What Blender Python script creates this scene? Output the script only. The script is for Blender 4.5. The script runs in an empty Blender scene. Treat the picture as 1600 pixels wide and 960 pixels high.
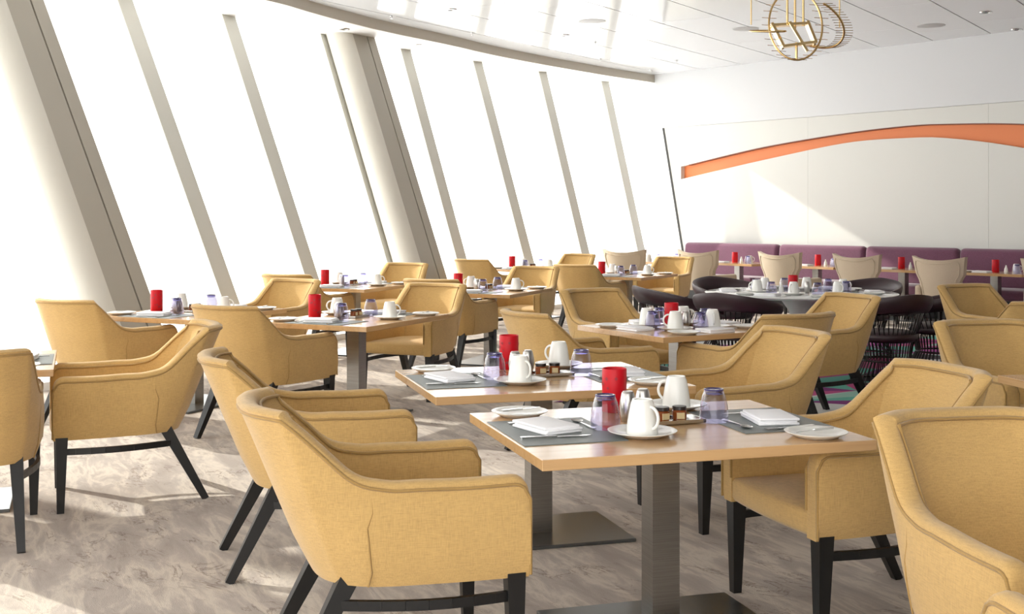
import bpy, bmesh, math, random
from mathutils import Vector, Matrix
random.seed(7)
sc = bpy.context.scene
COL = sc.collection
R = math.radians
# ------------------------------------------------------------------ camera, world, sun, exposure
cam_d = bpy.data.cameras.new('camera'); cam = bpy.data.objects.new('camera', cam_d); COL.objects.link(cam)
cam.location = (0, 0, 1.465); cam.rotation_euler = (R(90), 0, 0)
cam_d.sensor_width = 36.0; cam_d.lens = 1850 / 1600 * 36.0; cam_d.shift_y = -(480 - 338) / 1600
cam_d.clip_end = 200
sc.camera = cam
world = bpy.data.worlds.new('daylight'); sc.world = world; world.use_nodes = True
bg = world.node_tree.nodes['Background']; bg.inputs[0].default_value = (1.0, 0.985, 0.96, 1); bg.inputs[1].default_value = 2.0
sun_d = bpy.data.lights.new('sun', 'SUN'); sun = bpy.data.objects.new('sun', sun_d); COL.objects.link(sun)
sun_d.energy = 2.6; sun_d.angle = R(1.0); sun_d.color = (1, 0.95, 0.86)
sun.rotation_euler = Vector((0.76, -0.45, -0.47)).to_track_quat('-Z', 'Y').to_euler()
sun.location = (-20, 8, 15)
sc.view_settings.view_transform = 'Standard'; sc.view_settings.look = 'None'
sc.view_settings.exposure = 1.15; sc.view_settings.gamma = 1.0; sc.view_settings.use_curve_mapping = False
sc.cycles.use_denoising = True
sc.cycles.max_bounces = 10; sc.cycles.diffuse_bounces = 5; sc.cycles.transparent_max_bounces = 24

# ------------------------------------------------------------------ materials
def nodes(name):
    m = bpy.data.materials.new(name); m.use_nodes = True
    nt = m.node_tree
    return m, nt, nt.nodes['Principled BSDF']
def plain(name, col, rough=0.5, metal=0.0, **kw):
    m, nt, b = nodes(name)
    b.inputs['Base Color'].default_value = (*col, 1); b.inputs['Roughness'].default_value = rough; b.inputs['Metallic'].default_value = metal
    for k, v in kw.items(): b.inputs[k.replace('_', ' ')].default_value = v
    return m
def N(nt, t, **kw):
    n = nt.nodes.new(t)
    for k, v in kw.items(): setattr(n, k, v)
    return n
def ramp(nt, stops):
    r = N(nt, 'ShaderNodeValToRGB'); e = r.color_ramp.elements
    while len(e) < len(stops): e.new(0.5)
    for i, (p, c) in enumerate(stops): e[i].position = p; e[i].color = (*c, 1)
    return r
def coords(nt, scale=(1, 1, 1), rot=(0, 0, 0), kind='Object'):
    t = N(nt, 'ShaderNodeTexCoord'); mp = N(nt, 'ShaderNodeMapping')
    mp.inputs['Scale'].default_value = scale; mp.inputs['Rotation'].default_value = rot
    nt.links.new(t.outputs[kind], mp.inputs['Vector']); return mp.outputs['Vector']
def noise(nt, vec, scale, detail=3, rough=0.5, dist=0.0):
    n = N(nt, 'ShaderNodeTexNoise'); n.inputs['Scale'].default_value = scale; n.inputs['Detail'].default_value = detail
    n.inputs['Roughness'].default_value = rough; n.inputs['Distortion'].default_value = dist
    nt.links.new(vec, n.inputs['Vector']); return n.outputs['Fac']
def bump(nt, b, h, strength, dist=0.002):
    bp = N(nt, 'ShaderNodeBump'); bp.inputs['Strength'].default_value = strength; bp.inputs['Distance'].default_value = dist
    nt.links.new(h, bp.inputs['Height']); nt.links.new(bp.outputs['Normal'], b.inputs['Normal'])
def mixc(nt, a, b, fac, mode='MIX'):
    m = N(nt, 'ShaderNodeMix', data_type='RGBA', blend_type=mode)
    for s, v in ((m.inputs[0], fac), (m.inputs[6], a), (m.inputs[7], b)):
        if hasattr(v, 'is_linked') or hasattr(v, 'links'): nt.links.new(v, s)
        else: s.default_value = v if isinstance(v, float) else (*v, 1)
    return m.outputs[2]
def math_n(nt, op, a, b):
    m = N(nt, 'ShaderNodeMath', operation=op)
    for s, v in ((m.inputs[0], a), (m.inputs[1], b)):
        if isinstance(v, (int, float)): s.default_value = v
        else: nt.links.new(v, s)
    return m.outputs[0]

def fabric(name, c, var=0.16, sheen=0.25):
    m, nt, b = nodes(name)
    h = noise(nt, coords(nt, (40, 40, 420)), 1.0, 2); v = noise(nt, coords(nt, (420, 420, 30)), 1.0, 2)
    big = noise(nt, coords(nt), 6.0, 2)
    w = math_n(nt, 'ADD', math_n(nt, 'MULTIPLY', math_n(nt, 'ADD', h, v), 0.42), math_n(nt, 'MULTIPLY', big, 0.16))
    r = ramp(nt, [(0.30, tuple(x * (1 - 1.4 * var) for x in c)), (0.5, c), (0.70, tuple(min(1, x * (1 + var)) for x in c))])
    nt.links.new(w, r.inputs[0]); nt.links.new(r.outputs[0], b.inputs['Base Color'])
    b.inputs['Roughness'].default_value = 0.9; b.inputs['Sheen Weight'].default_value = sheen
    b.inputs['Specular IOR Level'].default_value = 0.15
    bump(nt, b, math_n(nt, 'ADD', h, v), 0.35, 0.0015)
    return m
M = {}
M['yellow'] = fabric('golden_woven_fabric', (0.545, 0.352, 0.135))
M['piping'] = fabric('golden_piping_shaded', (0.37, 0.23, 0.08), 0.1)  # gold darkened to paint in the shade of the crease beside it
M['beige'] = fabric('beige_leather', (0.52, 0.43, 0.32), 0.05, 0.1)
M['purple'] = fabric('purple_velvet', (0.16, 0.064, 0.105), 0.3, 0.5)
M['burgundy'] = plain('burgundy_leather', (0.032, 0.014, 0.018), 0.42)
M['blackwood'] = plain('black_stained_wood', (0.006, 0.0055, 0.0055), 0.38)
M['wire'] = plain('dark_bronze_wire', (0.03, 0.025, 0.024), 0.35, 0.7)
M['china'] = plain('white_china', (0.82, 0.82, 0.78), 0.12)
M['linen'] = plain('white_linen', (0.88, 0.88, 0.90), 0.85)
M['chrome'] = plain('cutlery_steel', (0.62, 0.62, 0.61), 0.16, 1.0)
M['mat'] = plain('grey_placemat', (0.155, 0.175, 0.17), 0.42)
M['white'] = plain('white_paint', (0.80, 0.80, 0.78), 0.5)
M['soffit'] = plain('white_soffit_paint', (0.82, 0.82, 0.81), 0.45)
M['taupe'] = plain('taupe_paint', (0.47, 0.43, 0.36), 0.5)
M['mullion'] = plain('warm_grey_paint', (0.55, 0.54, 0.485), 0.45)
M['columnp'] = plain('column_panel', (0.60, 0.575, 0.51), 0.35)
M['cover_shaded'] = plain('shaded_column_cover', (0.36, 0.33, 0.275), 0.4)  # taupe darkened to carry the shaded room side, beside the lit casing
M['black'] = plain('black_gap', (0.015, 0.014, 0.013), 0.6)
M['panel'] = plain('offwhite_wall_panel', (0.66, 0.66, 0.62), 0.4)
M['upper'] = plain('upper_wall_paint', (0.66, 0.67, 0.68), 0.5)
M['ceil'] = plain('gloss_ceiling_panel', (0.66, 0.67, 0.68), 0.09)
M['ceil'].node_tree.nodes['Principled BSDF'].inputs['Specular IOR Level'].default_value = 0.4
M['groove'] = plain('ceiling_groove', (0.10, 0.10, 0.10), 0.7)
M['disc'] = plain('grey_speaker_mesh', (0.46, 0.47, 0.47), 0.6)
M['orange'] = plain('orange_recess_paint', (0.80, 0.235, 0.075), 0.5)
M['lipshade'] = plain('recess_edge_shadow', (0.20, 0.06, 0.03), 0.5)  # shadow under the slot's upper edge, painted as dark brown
M['brass'] = plain('satin_brass', (0.72, 0.52, 0.25), 0.22, 1.0)
M['redglass'] = plain('red_candle_glass', (0.52, 0.004, 0.012), 0.4, Specular_IOR_Level=0.25)
M['reddark'] = plain('dark_red_pattern', (0.28, 0.003, 0.012), 0.35)
M['jar'] = plain('amber_jam', (0.22, 0.055, 0.012), 0.15)
M['jarlid'] = plain('black_jar_lid', (0.02, 0.016, 0.014), 0.3)
M['label'] = plain('jar_label', (0.62, 0.48, 0.25), 0.5)
M['marble'] = plain('white_marble', (0.70, 0.71, 0.70), 0.1)
M['pedestal'] = plain('grey_pedestal', (0.55, 0.56, 0.55), 0.3)

def steel():
    m, nt, b = nodes('brushed_steel')
    n = noise(nt, coords(nt, (3, 3, 260)), 1.0, 2)
    r = ramp(nt, [(0.3, (0.30, 0.285, 0.265)), (0.7, (0.39, 0.375, 0.35))]); nt.links.new(n, r.inputs[0])
    nt.links.new(r.outputs[0], b.inputs['Base Color']); b.inputs['Metallic'].default_value = 1; b.inputs['Roughness'].default_value = 0.3
    return m
M['steel'] = steel()
M['plate'] = plain('polished_base_plate', (0.14, 0.15, 0.155), 0.28, 0.85)
M['pewter'] = plain('pewter_shaker', (0.50, 0.485, 0.46), 0.3, 1.0)

def wood():
    m, nt, b = nodes('oak_veneer')
    n = noise(nt, coords(nt, (1.2, 26, 26)), 1.0, 5, 0.6, 0.5)
    r = ramp(nt, [(0.3, (0.50, 0.30, 0.135)), (0.55, (0.59, 0.37, 0.18)), (0.75, (0.54, 0.33, 0.155))]); nt.links.new(n, r.inputs[0])
    nt.links.new(r.outputs[0], b.inputs['Base Color']); b.inputs['Roughness'].default_value = 0.2
    b.inputs['Coat Weight'].default_value = 0.35; b.inputs['Coat Roughness'].default_value = 0.1
    return m
M['wood'] = wood()

def carpet():
    m, nt, b = nodes('veined_carpet')
    t = N(nt, 'ShaderNodeTexCoord')
    def vec(rot, sc):
        a = N(nt, 'ShaderNodeMapping'); a.inputs['Rotation'].default_value = (0, 0, R(rot)); nt.links.new(t.outputs['Object'], a.inputs['Vector'])
        c = N(nt, 'ShaderNodeMapping'); c.inputs['Scale'].default_value = sc; nt.links.new(a.outputs['Vector'], c.inputs['Vector']); return c.outputs['Vector']
    n1 = noise(nt, vec(66, (1.6, 6.5, 1)), 1.1, 6, 0.62, 0.45)
    r1 = ramp(nt, [(0.36, (0.40, 0.355, 0.32)), (0.48, (0.47, 0.42, 0.38)), (0.56, (0.62, 0.56, 0.49)), (0.66, (0.45, 0.40, 0.36))]); nt.links.new(n1, r1.inputs[0])
    n2 = noise(nt, vec(50, (2.0, 5.0, 1)), 1.6, 6, 0.62, 0.9)
    r2 = ramp(nt, [(0.452, (1, 1, 1)), (0.475, (0.50, 0.45, 0.42)), (0.498, (1, 1, 1))]); nt.links.new(n2, r2.inputs[0])
    n3 = noise(nt, vec(10, (1, 1, 1)), 3.2, 2); r3 = ramp(nt, [(0.46, (0, 0, 0)), (0.58, (0.85, 0.85, 0.85))]); nt.links.new(n3, r3.inputs[0])
    c = mixc(nt, r1.outputs[0], r2.outputs[0], r3.outputs[0], 'MULTIPLY')
    nt.links.new(c, b.inputs['Base Color']); b.inputs['Roughness'].default_value = 0.95; b.inputs['Specular IOR Level'].default_value = 0.1
    bump(nt, b, noise(nt, t.outputs['Object'], 220, 2), 0.5, 0.004)
    return m
M['carpet'] = carpet()

def clear(name, col, gloss=0.12):
    m = bpy.data.materials.new(name); m.use_nodes = True; nt = m.node_tree; nt.nodes.clear()
    o = N(nt, 'ShaderNodeOutputMaterial'); mx = N(nt, 'ShaderNodeMixShader'); t = N(nt, 'ShaderNodeBsdfTransparent'); g = N(nt, 'ShaderNodeBsdfGlossy')
    t.inputs[0].default_value = (*col, 1); g.inputs[0].default_value = (1, 1, 1, 1); g.inputs[1].default_value = 0.03
    f = N(nt, 'ShaderNodeLayerWeight'); f.inputs[0].default_value = 0.5
    k = math_n(nt, 'ADD', math_n(nt, 'MULTIPLY', math_n(nt, 'POWER', f.outputs['Facing'], 2.2), gloss * 2.5), 0.03)
    nt.links.new(k, mx.inputs[0]); nt.links.new(t.outputs[0], mx.inputs[1]); nt.links.new(g.outputs[0], mx.inputs[2]); nt.links.new(mx.outputs[0], o.inputs[0])
    return m
M['pane'] = clear('window_glass', (0.985, 0.99, 0.99), 0.06)
M['tumbler'] = clear('violet_tumbler_glass', (0.735, 0.725, 0.86), 0.3)
M['violet'] = plain('dark_violet_glass', (0.045, 0.035, 0.14), 0.08)
M['tumblerbase'] = clear('violet_tumbler_base', (0.62, 0.60, 0.80), 0.3)

# ------------------------------------------------------------------ mesh helpers
def mesh(name, verts, faces, smooth=None):
    me = bpy.data.meshes.new(name); me.from_pydata([tuple(v) for v in verts], [], faces)
    bm = bmesh.new(); bm.from_mesh(me); bmesh.ops.recalc_face_normals(bm, faces=bm.faces); bm.to_mesh(me); bm.free()
    if smooth is not None:
        for p in me.polygons: p.use_smooth = True
        me.set_sharp_from_angle(angle=R(smooth))
    me.update(); return me
class G:                                             # collects geometry of ONE part
    def __init__(s): s.v = []; s.f = []
    def add(s, v, f):
        o = len(s.v); s.v += [Vector(x) for x in v]; s.f += [[i + o for i in q] for q in f]; return s
    def box(s, c, d, rz=0.0, top=1.0):
        x, y, z = (k / 2 for k in d); m = Matrix.Rotation(rz, 3, 'Z'); vs = []
        for sz in (-1, 1):
            t = top if sz > 0 else 1
            for sx, sy in ((-1, -1), (1, -1), (1, 1), (-1, 1)): vs.append(m @ Vector((sx * x * t, sy * y * t, sz * z)) + Vector(c))
        return s.add(vs, [[0, 3, 2, 1], [4, 5, 6, 7], [0, 1, 5, 4], [1, 2, 6, 5], [2, 3, 7, 6], [3, 0, 4, 7]])
    def rbox(s, c, d, bev, seg=2, crown=0.0, tilt=None):
        bm = bmesh.new(); bmesh.ops.create_cube(bm, size=1.0)
        for v in bm.verts: v.co = Vector((v.co.x * d[0], v.co.y * d[1], v.co.z * d[2]))
        bmesh.ops.bevel(bm, geom=bm.edges[:] + bm.verts[:], offset=bev, segments=seg, profile=0.5, affect='EDGES')
        if crown:
            bmesh.ops.poke(bm, faces=[f for f in bm.faces if f.normal.z > 0.99 and f.calc_area() > 0.3 * d[0] * d[1]], offset=crown)
        bm.verts.index_update(); m = tilt if tilt else Matrix.Identity(3)
        vs = [m @ v.co + Vector(c) for v in bm.verts]; fs = [[v.index for v in f.verts] for f in bm.faces]; bm.free()
        return s.add(vs, fs)
    def bar(s, p, q, a, b=None, up=(0, 0, 1)):       # tapered square bar from p to q
        b = a if b is None else b; p, q = Vector(p), Vector(q); d = (q - p).normalized(); u = Vector(up)
        if abs(d.dot(u)) > 0.95: u = Vector((0, 1, 0))
        x = d.cross(u).normalized(); y = x.cross(d).normalized(); vs = []
        for c, w in ((p, a), (q, b)):
            w = (w, w) if not isinstance(w, tuple) else w
            for i, j in ((-1, -1), (1, -1), (1, 1), (-1, 1)): vs.append(c + x * i * w[0] / 2 + y * j * w[1] / 2)
        return s.add(vs, [[0, 3, 2, 1], [4, 5, 6, 7], [0, 1, 5, 4], [1, 2, 6, 5], [2, 3, 7, 6], [3, 0, 4, 7]])
    def tube(s, pts, r, n=6, closed=False):
        pts = [Vector(p) for p in pts]; k = len(pts); vs = []; fs = []; prev = None
        for i, p in enumerate(pts):
            a = pts[(i - 1) % k] if (closed or i > 0) else p; b = pts[(i + 1) % k] if (closed or i < k - 1) else p
            d = (b - a).normalized()
            u = prev if prev is not None else (Vector((0, 0, 1)) if abs(d.z) < 0.9 else Vector((1, 0, 0)))
            x = (u - d * u.dot(d)).normalized(); prev = x; y = d.cross(x)
            for j in range(n):
                t = 2 * math.pi * j / n; vs.append(p + x * r * math.cos(t) + y * r * math.sin(t))
        for i in range(k if closed else k - 1):
            for j in range(n):
                i2 = (i + 1) % k; fs.append([i * n + j, i * n + (j + 1) % n, i2 * n + (j + 1) % n, i2 * n + j])
        if not closed: fs += [list(range(n))[::-1], [(k - 1) * n + j for j in range(n)]]
        return s.add(vs, fs)
    def lathe(s, prof, n=20, c=(0, 0, 0)):
        vs = []; fs = []; k = len(prof)
        for r, z in prof:
            for j in range(n):
                t = 2 * math.pi * j / n; vs.append((c[0] + r * math.cos(t), c[1] + r * math.sin(t), c[2] + z))
        for i in range(k - 1):
            for j in range(n): fs.append([i * n + j, i * n + (j + 1) % n, (i + 1) * n + (j + 1) % n, (i + 1) * n + j])
        if prof[0][0] > 1e-6: fs.append(list(range(n))[::-1])
        if prof[-1][0] > 1e-6: fs.append([(k - 1) * n + j for j in range(n)])
        return s.add(vs, fs)
    def prism(s, poly, z0, z1):
        k = len(poly); vs = [(p[0], p[1], z0) for p in poly] + [(p[0], p[1], z1) for p in poly]
        return s.add(vs, [list(range(k))[::-1], [k + i for i in range(k)]] + [[i, (i + 1) % k, k + (i + 1) % k, k + i] for i in range(k)])
    def mesh(s, name, smooth=None): return mesh(name, s.v, s.f, smooth)
def obj(name, me, mat, parent=None, kind=None):
    o = bpy.data.objects.new(name, me); COL.objects.link(o)
    if mat is not None and me is not None and not me.materials: me.materials.append(M[mat])
    if parent is not None: o.parent = parent
    if kind: o['kind'] = kind
    return o
def tag(o, label, cat, group=None):
    o['label'] = label; o['category'] = cat
    if group: o['group'] = group
    return o
def empty(name, loc=(0, 0, 0), rz=0.0):
    o = bpy.data.objects.new(name, None); COL.objects.link(o); o.location = loc; o.rotation_euler = (0, 0, rz); o.empty_display_size = 0.1
    return o
def struct(name, me, mat, parent=None):
    o = obj(name, me, mat, parent)
    if parent is None: o['kind'] = 'structure'
    return o
def copy_tree(o, parent=None):
    c = o.copy(); COL.objects.link(c); c.parent = parent
    for ch in list(o.children): copy_tree(ch, c)
    return c
class Kind:                                          # first use hands out the prototype, later uses copies
    def __init__(s, root): s.root = root; s.used = False
    def put(s, loc, rz, label, cat, group=None):
        if s.used: o = copy_tree(s.root)
        else: o = s.root; s.used = True
        o.location = loc; o.rotation_euler = (0, 0, rz); tag(o, label, cat, group); return o
def dirv(deg): return Vector((math.cos(R(deg)), math.sin(R(deg))))

# ------------------------------------------------------------------ room shell
ZS, ZC = 3.965, 4.10                                   # soffit and ceiling height
TOP = [(-10.45, -3.2), (-10.12, -1.5), (-9.75, 0.25), (-9.3, 1.94), (-8.79, 3.61), (-8.22, 5.26), (-7.59, 6.89), (-6.91, 8.5), (-6.17, 10.09), (-5.38, 11.65),
       (-4.43, 13.30), (-3.594, 14.777), (-2.623, 16.343), (-1.654, 17.789), (-0.612, 19.191), (0.478, 20.555), (1.679, 22.024), (2.674, 23.01)]
LEAN = [2.0] * 10 + [1.90, 1.66, 1.50, 1.36, 1.30, 1.16, 1.05, 1.0]
FAS = [(-9.6, -3.2), (-8.9, 0.4), (-8.05, 3.6), (-6.9, 6.7), (-5.6, 9.2), (-4.15, 11.6), (-2.848, 13.684), (-2.389, 14.73), (-1.731, 16.003), (-0.933, 17.257), (0.0, 18.801), (1.835, 21.215), (3.416, 22.896)]
def tangent(i):
    a, b = Vector(TOP[max(i - 1, 0)]), Vector(TOP[min(i + 1, len(TOP) - 1)]); return (b - a).normalized()
FOOT = []
for i, (p, s) in enumerate(zip(TOP, LEAN)):
    t = tangent(i); n = Vector((-t.y, t.x)); FOOT.append(Vector(p) - n * s)
W0 = Vector((6.16, 18.21)); WD = Vector((0.65, -0.76)).normalized(); WN = Vector((-0.76, -0.65)).normalized()
def wp(v, z, dep=0.0): q = W0 + WD * v + WN * dep; return Vector((q.x, q.y, z))

floor_poly = [(p.x, p.y) for p in FOOT] + [(4.2, 23.6), (13.5, 12.7), (13.5, -3.2)]
struct('floor', G().prism(floor_poly, -0.06, 0.0).mesh('floor'), 'carpet')
# kerb along the foot of the glazing
k = G()
for i in range(len(FOOT) - 1):
    a, b = FOOT[i], FOOT[i + 1]; t = (b - a).normalized(); n = Vector((-t.y, t.x)) * 0.09
    k.prism([a - n, b - n, b + n, a + n], 0.0, 0.07)
struct('trim_1', k.mesh('kerb'), 'white')
# leaning mullions and panes
def lean_box(p, q, t, w, dpt):
    d = (q - p).normalized(); t = Vector((t.x, t.y, 0)); n = t.cross(d).normalized(); vs = []
    for c in (p, q):
        for i, j in ((-1, -1), (1, -1), (1, 1), (-1, 1)): vs.append(c + t * i * w / 2 + n * j * dpt / 2)
    return vs, [[0, 3, 2, 1], [4, 5, 6, 7], [0, 1, 5, 4], [1, 2, 6, 5], [2, 3, 7, 6], [3, 0, 4, 7]]
for i in range(len(TOP)):
    p = Vector((*FOOT[i], 0.0)); q = Vector((*TOP[i], ZS + 0.02)); t = tangent(i)
    mo = Vector((-t.y, t.x, 0)) * 0.05
    struct('trim_%d' % (i + 2), G().add(*lean_box(p + mo, q + mo, t, 0.23, 0.22)).mesh('mullion'), 'mullion')
    if i + 1 < len(TOP):
        p2 = Vector((*FOOT[i + 1], 0.0)); q2 = Vector((*TOP[i + 1], ZS + 0.02)); n = Vector((-t.y, t.x, 0)) * 0.012
        vs = [p, p2, q2, q, p + n, p2 + n, q2 + n, q + n]
        struct('window_%d' % (i + 1), mesh('pane', vs, [[0, 1, 2, 3], [7, 6, 5, 4], [0, 4, 5, 1], [1, 5, 6, 2], [2, 6, 7, 3], [3, 7, 4, 0]]), 'pane')
# big slanted columns standing inside the glazing
def column(name, i, along, inward, label):
    t = tangent(i); n = Vector((-t.y, t.x)); off = t * along - n * inward
    f = Vector((*(FOOT[i] + off), 0.0)); q = Vector((*(Vector(TOP[i]) + off), ZS + 0.02))
    T3 = Vector((t.x, t.y, 0)); N3 = Vector((n.x, n.y, 0))
    root = empty(name, f); root['kind'] = 'structure'; root['label'] = label
    def ext(prof, nm, mat, sm=None):
        kk = len(prof); vs = []
        for c in (Vector((0, 0, 0)), q - f):
            for a, b in prof: vs.append(c + T3 * a + N3 * b)
        fs = [list(range(kk))[::-1], [kk + j for j in range(kk)]] + [[j, (j + 1) % kk, kk + (j + 1) % kk, kk + j] for j in range(kk)]
        obj(nm, mesh(nm, vs, fs, sm), mat, root)
    r = 0.20
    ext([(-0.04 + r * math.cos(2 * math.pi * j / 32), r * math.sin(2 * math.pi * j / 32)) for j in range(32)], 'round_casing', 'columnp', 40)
    ext([(-0.03, -0.198), (0.272, -0.198), (0.272, 0.14), (-0.03, 0.14)], 'flat_cover', 'cover_shaded')
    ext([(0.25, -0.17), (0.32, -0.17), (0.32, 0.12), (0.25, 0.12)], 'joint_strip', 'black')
    ext([(0.292, -0.198), (0.45, -0.198), (0.45, 0.14), (0.292, 0.14)], 'flat_cover', 'cover_shaded')
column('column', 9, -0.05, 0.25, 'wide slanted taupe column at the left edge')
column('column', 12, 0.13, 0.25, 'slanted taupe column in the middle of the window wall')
# soffit slab, fascia
sp = [Vector(p) for p in FAS]; op = [Vector(p) for p in TOP]
out = []
for i, p in enumerate(op):
    t = tangent(i); out.append(p + Vector((-t.y, t.x)) * 0.3)
out[-1] = out[-1] + Vector((0.8, 0.8))
def resample(pts, n):
    L = [0.0]
    for a, b in zip(pts, pts[1:]): L.append(L[-1] + (b - a).length)
    o = []
    for i in range(n):
        d = L[-1] * i / (n - 1); j = 0
        while j < len(L) - 2 and L[j + 1] < d: j += 1
        o.append(pts[j].lerp(pts[j + 1], (d - L[j]) / (L[j + 1] - L[j])))
    return o
def catmull(pts, per):
    o = []
    for i in range(len(pts) - 1):
        p0, p1, p2, p3 = pts[max(i - 1, 0)], pts[i], pts[i + 1], pts[min(i + 2, len(pts) - 1)]
        for k in range(per):
            t = k / per
            o.append(0.5 * ((2 * p1) + (p2 - p0) * t + (2 * p0 - 5 * p1 + 4 * p2 - p3) * t * t + (3 * p1 - p0 - 3 * p2 + p3) * t ** 3))
    o.append(pts[-1].copy()); return o
n_s = 61
A = resample(catmull(sp, 6), n_s); B = resample(out, n_s)
def strip(A, B, z0, z1):
    vs = []; fs = []
    for a, b in zip(A, B): vs += [(a.x, a.y, z0), (b.x, b.y, z0), (b.x, b.y, z1), (a.x, a.y, z1)]
    for i in range(len(A) - 1):
        for j in range(4): fs.append([i * 4 + j, i * 4 + (j + 1) % 4, i * 4 + 4 + (j + 1) % 4, i * 4 + 4 + j])
    fs += [[3, 2, 1, 0], [4 * len(A) - 4 + j for j in range(4)]]
    return mesh('strip', vs, fs)
struct('ceiling_soffit', strip(A, B, ZS, ZC + 0.10), 'soffit')
A2 = []
for i, a in enumerate(A):
    t = (A[min(i + 1, n_s - 1)] - A[max(i - 1, 0)]).normalized(); A2.append(a + Vector((t.y, -t.x)) * 0.025)
struct('trim_30', strip(A2, A, ZS - 0.005, ZC + 0.02), 'taupe')
# glossy ceiling panels in long strips, clipped to the soffit and the end wall
mid = [a.lerp(b, 0.35) for a, b in zip(A, B)][::4]
planes = []
for a, b in zip(mid, mid[1:]):
    t = (b - a).normalized(); planes.append((a, Vector((t.y, -t.x))))
planes.append((W0 + WN * 0.06, WN)); planes.append((Vector((13.5, 0)), Vector((-1, 0)))); planes.append((Vector((0, -3.2)), Vector((0, 1))))
def clip(poly):
    for o, n in planes:
        res = []
        for i in range(len(poly)):
            a, b = poly[i], poly[(i + 1) % len(poly)]; da, db = (a - o).dot(n), (b - o).dot(n)
            if da >= 0: res.append(a)
            if da * db < 0: res.append(a.lerp(b, da / (da - db)))
        poly = res
        if len(poly) < 3: return []
    return poly
whole = clip([Vector((-14, -3.5)), Vector((14, -3.5)), Vector((14, 26)), Vector((-14, 26))])
ceil = struct('ceiling', G().prism(whole, ZC + 0.03, ZC + 0.12).mesh('ceiling'), 'groove')
cd, cp = dirv(55.5), Vector((math.sin(R(55.5)), -math.cos(R(55.5)))); off0 = cp.dot(Vector((5.83, 18.6)))
for a in range(-18, 24):
    for b in range(-6, 12):
        s0 = off0 + a * 0.875 + 0.009; s1 = off0 + (a + 1) * 0.875 - 0.009; sh = 0.55 * (a % 2)
        u0 = b * 2.4 + sh + 0.003; u1 = (b + 1) * 2.4 + sh - 0.003
        pl = clip([cp * s0 + cd * u0, cp * s1 + cd * u0, cp * s1 + cd * u1, cp * s0 + cd * u1])
        if len(pl) >= 3: obj('ceiling_panel', G().prism(pl, ZC, ZC + 0.03).mesh('ceiling_panel'), 'ceil', ceil)
# end wall with bulkhead, panels and the orange slot
vL, vR = -7.2, 9.5
def wall_prism(name, poly, d0, d1, mat, parent=None):
    kk = len(poly); vs = [wp(v, z, d0) for v, z in poly] + [wp(v, z, d1) for v, z in poly]
    fs = [list(range(kk)), [kk + i for i in range(kk)][::-1]] + [[i, (i + 1) % kk, kk + (i + 1) % kk, kk + i] for i in range(kk)]
    return struct(name, mesh(name, vs, fs), mat, parent)
wall_prism('wall_back', [(-4.35, 0), (vR, 0), (vR, ZC + 0.1), (-5.6, ZC + 0.1)], -0.12, 0.0, 'upper')
wall_back = bpy.data.objects['wall_back']
wall_prism('trim_31', [(-5.06, 3.10), (vR, 3.10), (vR, ZC + 0.1), (-5.45, ZC + 0.1)], 0.0, 0.14, 'upper')
wall_prism('trim_32', [(-4.40, 0.0), (-4.36, 0.0), (-5.01, 3.10), (-5.05, 3.10)], 0.0, 0.12, 'black')
arc_t = [(-4.62, 2.369), (-3.71, 2.511), (-2.6, 2.665), (-1.09, 2.803), (-0.02, 2.854), (0.65, 2.844), (1.75, 2.779), (3.2, 2.60), (4.8, 2.25), (6.4, 1.75)]
arc_b = [(-4.59, 2.140), (-3.71, 2.278), (-2.6, 2.445), (-1.09, 2.642), (-0.02, 2.665), (0.65, 2.628), (1.75, 2.441), (3.2, 2.07), (4.8, 1.45), (6.4, 0.6)]
def curve_at(pts, v):
    c = [Vector(p) for p in pts]; c = catmull(c, 12)
    for a, b in zip(c, c[1:]):
        if a.x <= v <= b.x: return a.y + (b.y - a.y) * (v - a.x) / max(b.x - a.x, 1e-6)
    return c[0].y if v < c[0].x else c[-1].y
seams = [-4.60, -1.84, 1.28, 4.4, 6.4]
PD = 0.11
edge_v = lambda z: -4.36 - 0.65 * z / 3.10
wall_prism('wall_panel', [(edge_v(0), 0), (-4.60, 0), (-4.60, 3.098), (edge_v(3.098), 3.098)] if edge_v(0) < -4.60 else
           [(edge_v(1.145), 1.145), (-4.60, 1.145), (-4.60, 3.098), (edge_v(3.098), 3.098)], 0.0, PD, 'panel', wall_back)
for s0, s1 in zip(seams, seams[1:]):
    g0 = 0.0 if s0 < -4.5 else 0.0015; vs_ = [s0 + g0 + (s1 - s0 - g0 - 0.0015) * i / 14 for i in range(15)]
    wall_prism('wall_panel', [(v, curve_at(arc_t, v)) for v in vs_] + [(s1 - 0.0015, 3.098), (s0 + g0, 3.098)], 0.0, PD, 'panel', wall_back)
    z_lo = [(s0 + g0, 0.0), (s1 - 0.0015, 0.0)]
    wall_prism('wall_panel', z_lo + [(v, curve_at(arc_b, v)) for v in vs_[::-1]], 0.0, PD, 'panel', wall_back)
wall_prism('wall_panel', [(6.403, 0), (vR, 0), (vR, 3.098), (6.403, 3.098)], 0.0, PD, 'panel', wall_back)
vs_ = [-4.61 + 11.0 * i / 60 for i in range(61)]
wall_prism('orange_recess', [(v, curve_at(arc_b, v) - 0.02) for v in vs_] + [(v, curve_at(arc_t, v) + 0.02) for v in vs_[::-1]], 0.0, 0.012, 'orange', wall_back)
wall_prism('recess_lip_shadow', [(v, curve_at(arc_t, v) - 0.014) for v in vs_[1:]] + [(v, curve_at(arc_t, v) - 0.001) for v in vs_[:0:-1]], 0.012, PD - 0.004, 'lipshade', wall_back)  # dark strip standing in for the shadow along the slot's top
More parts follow.
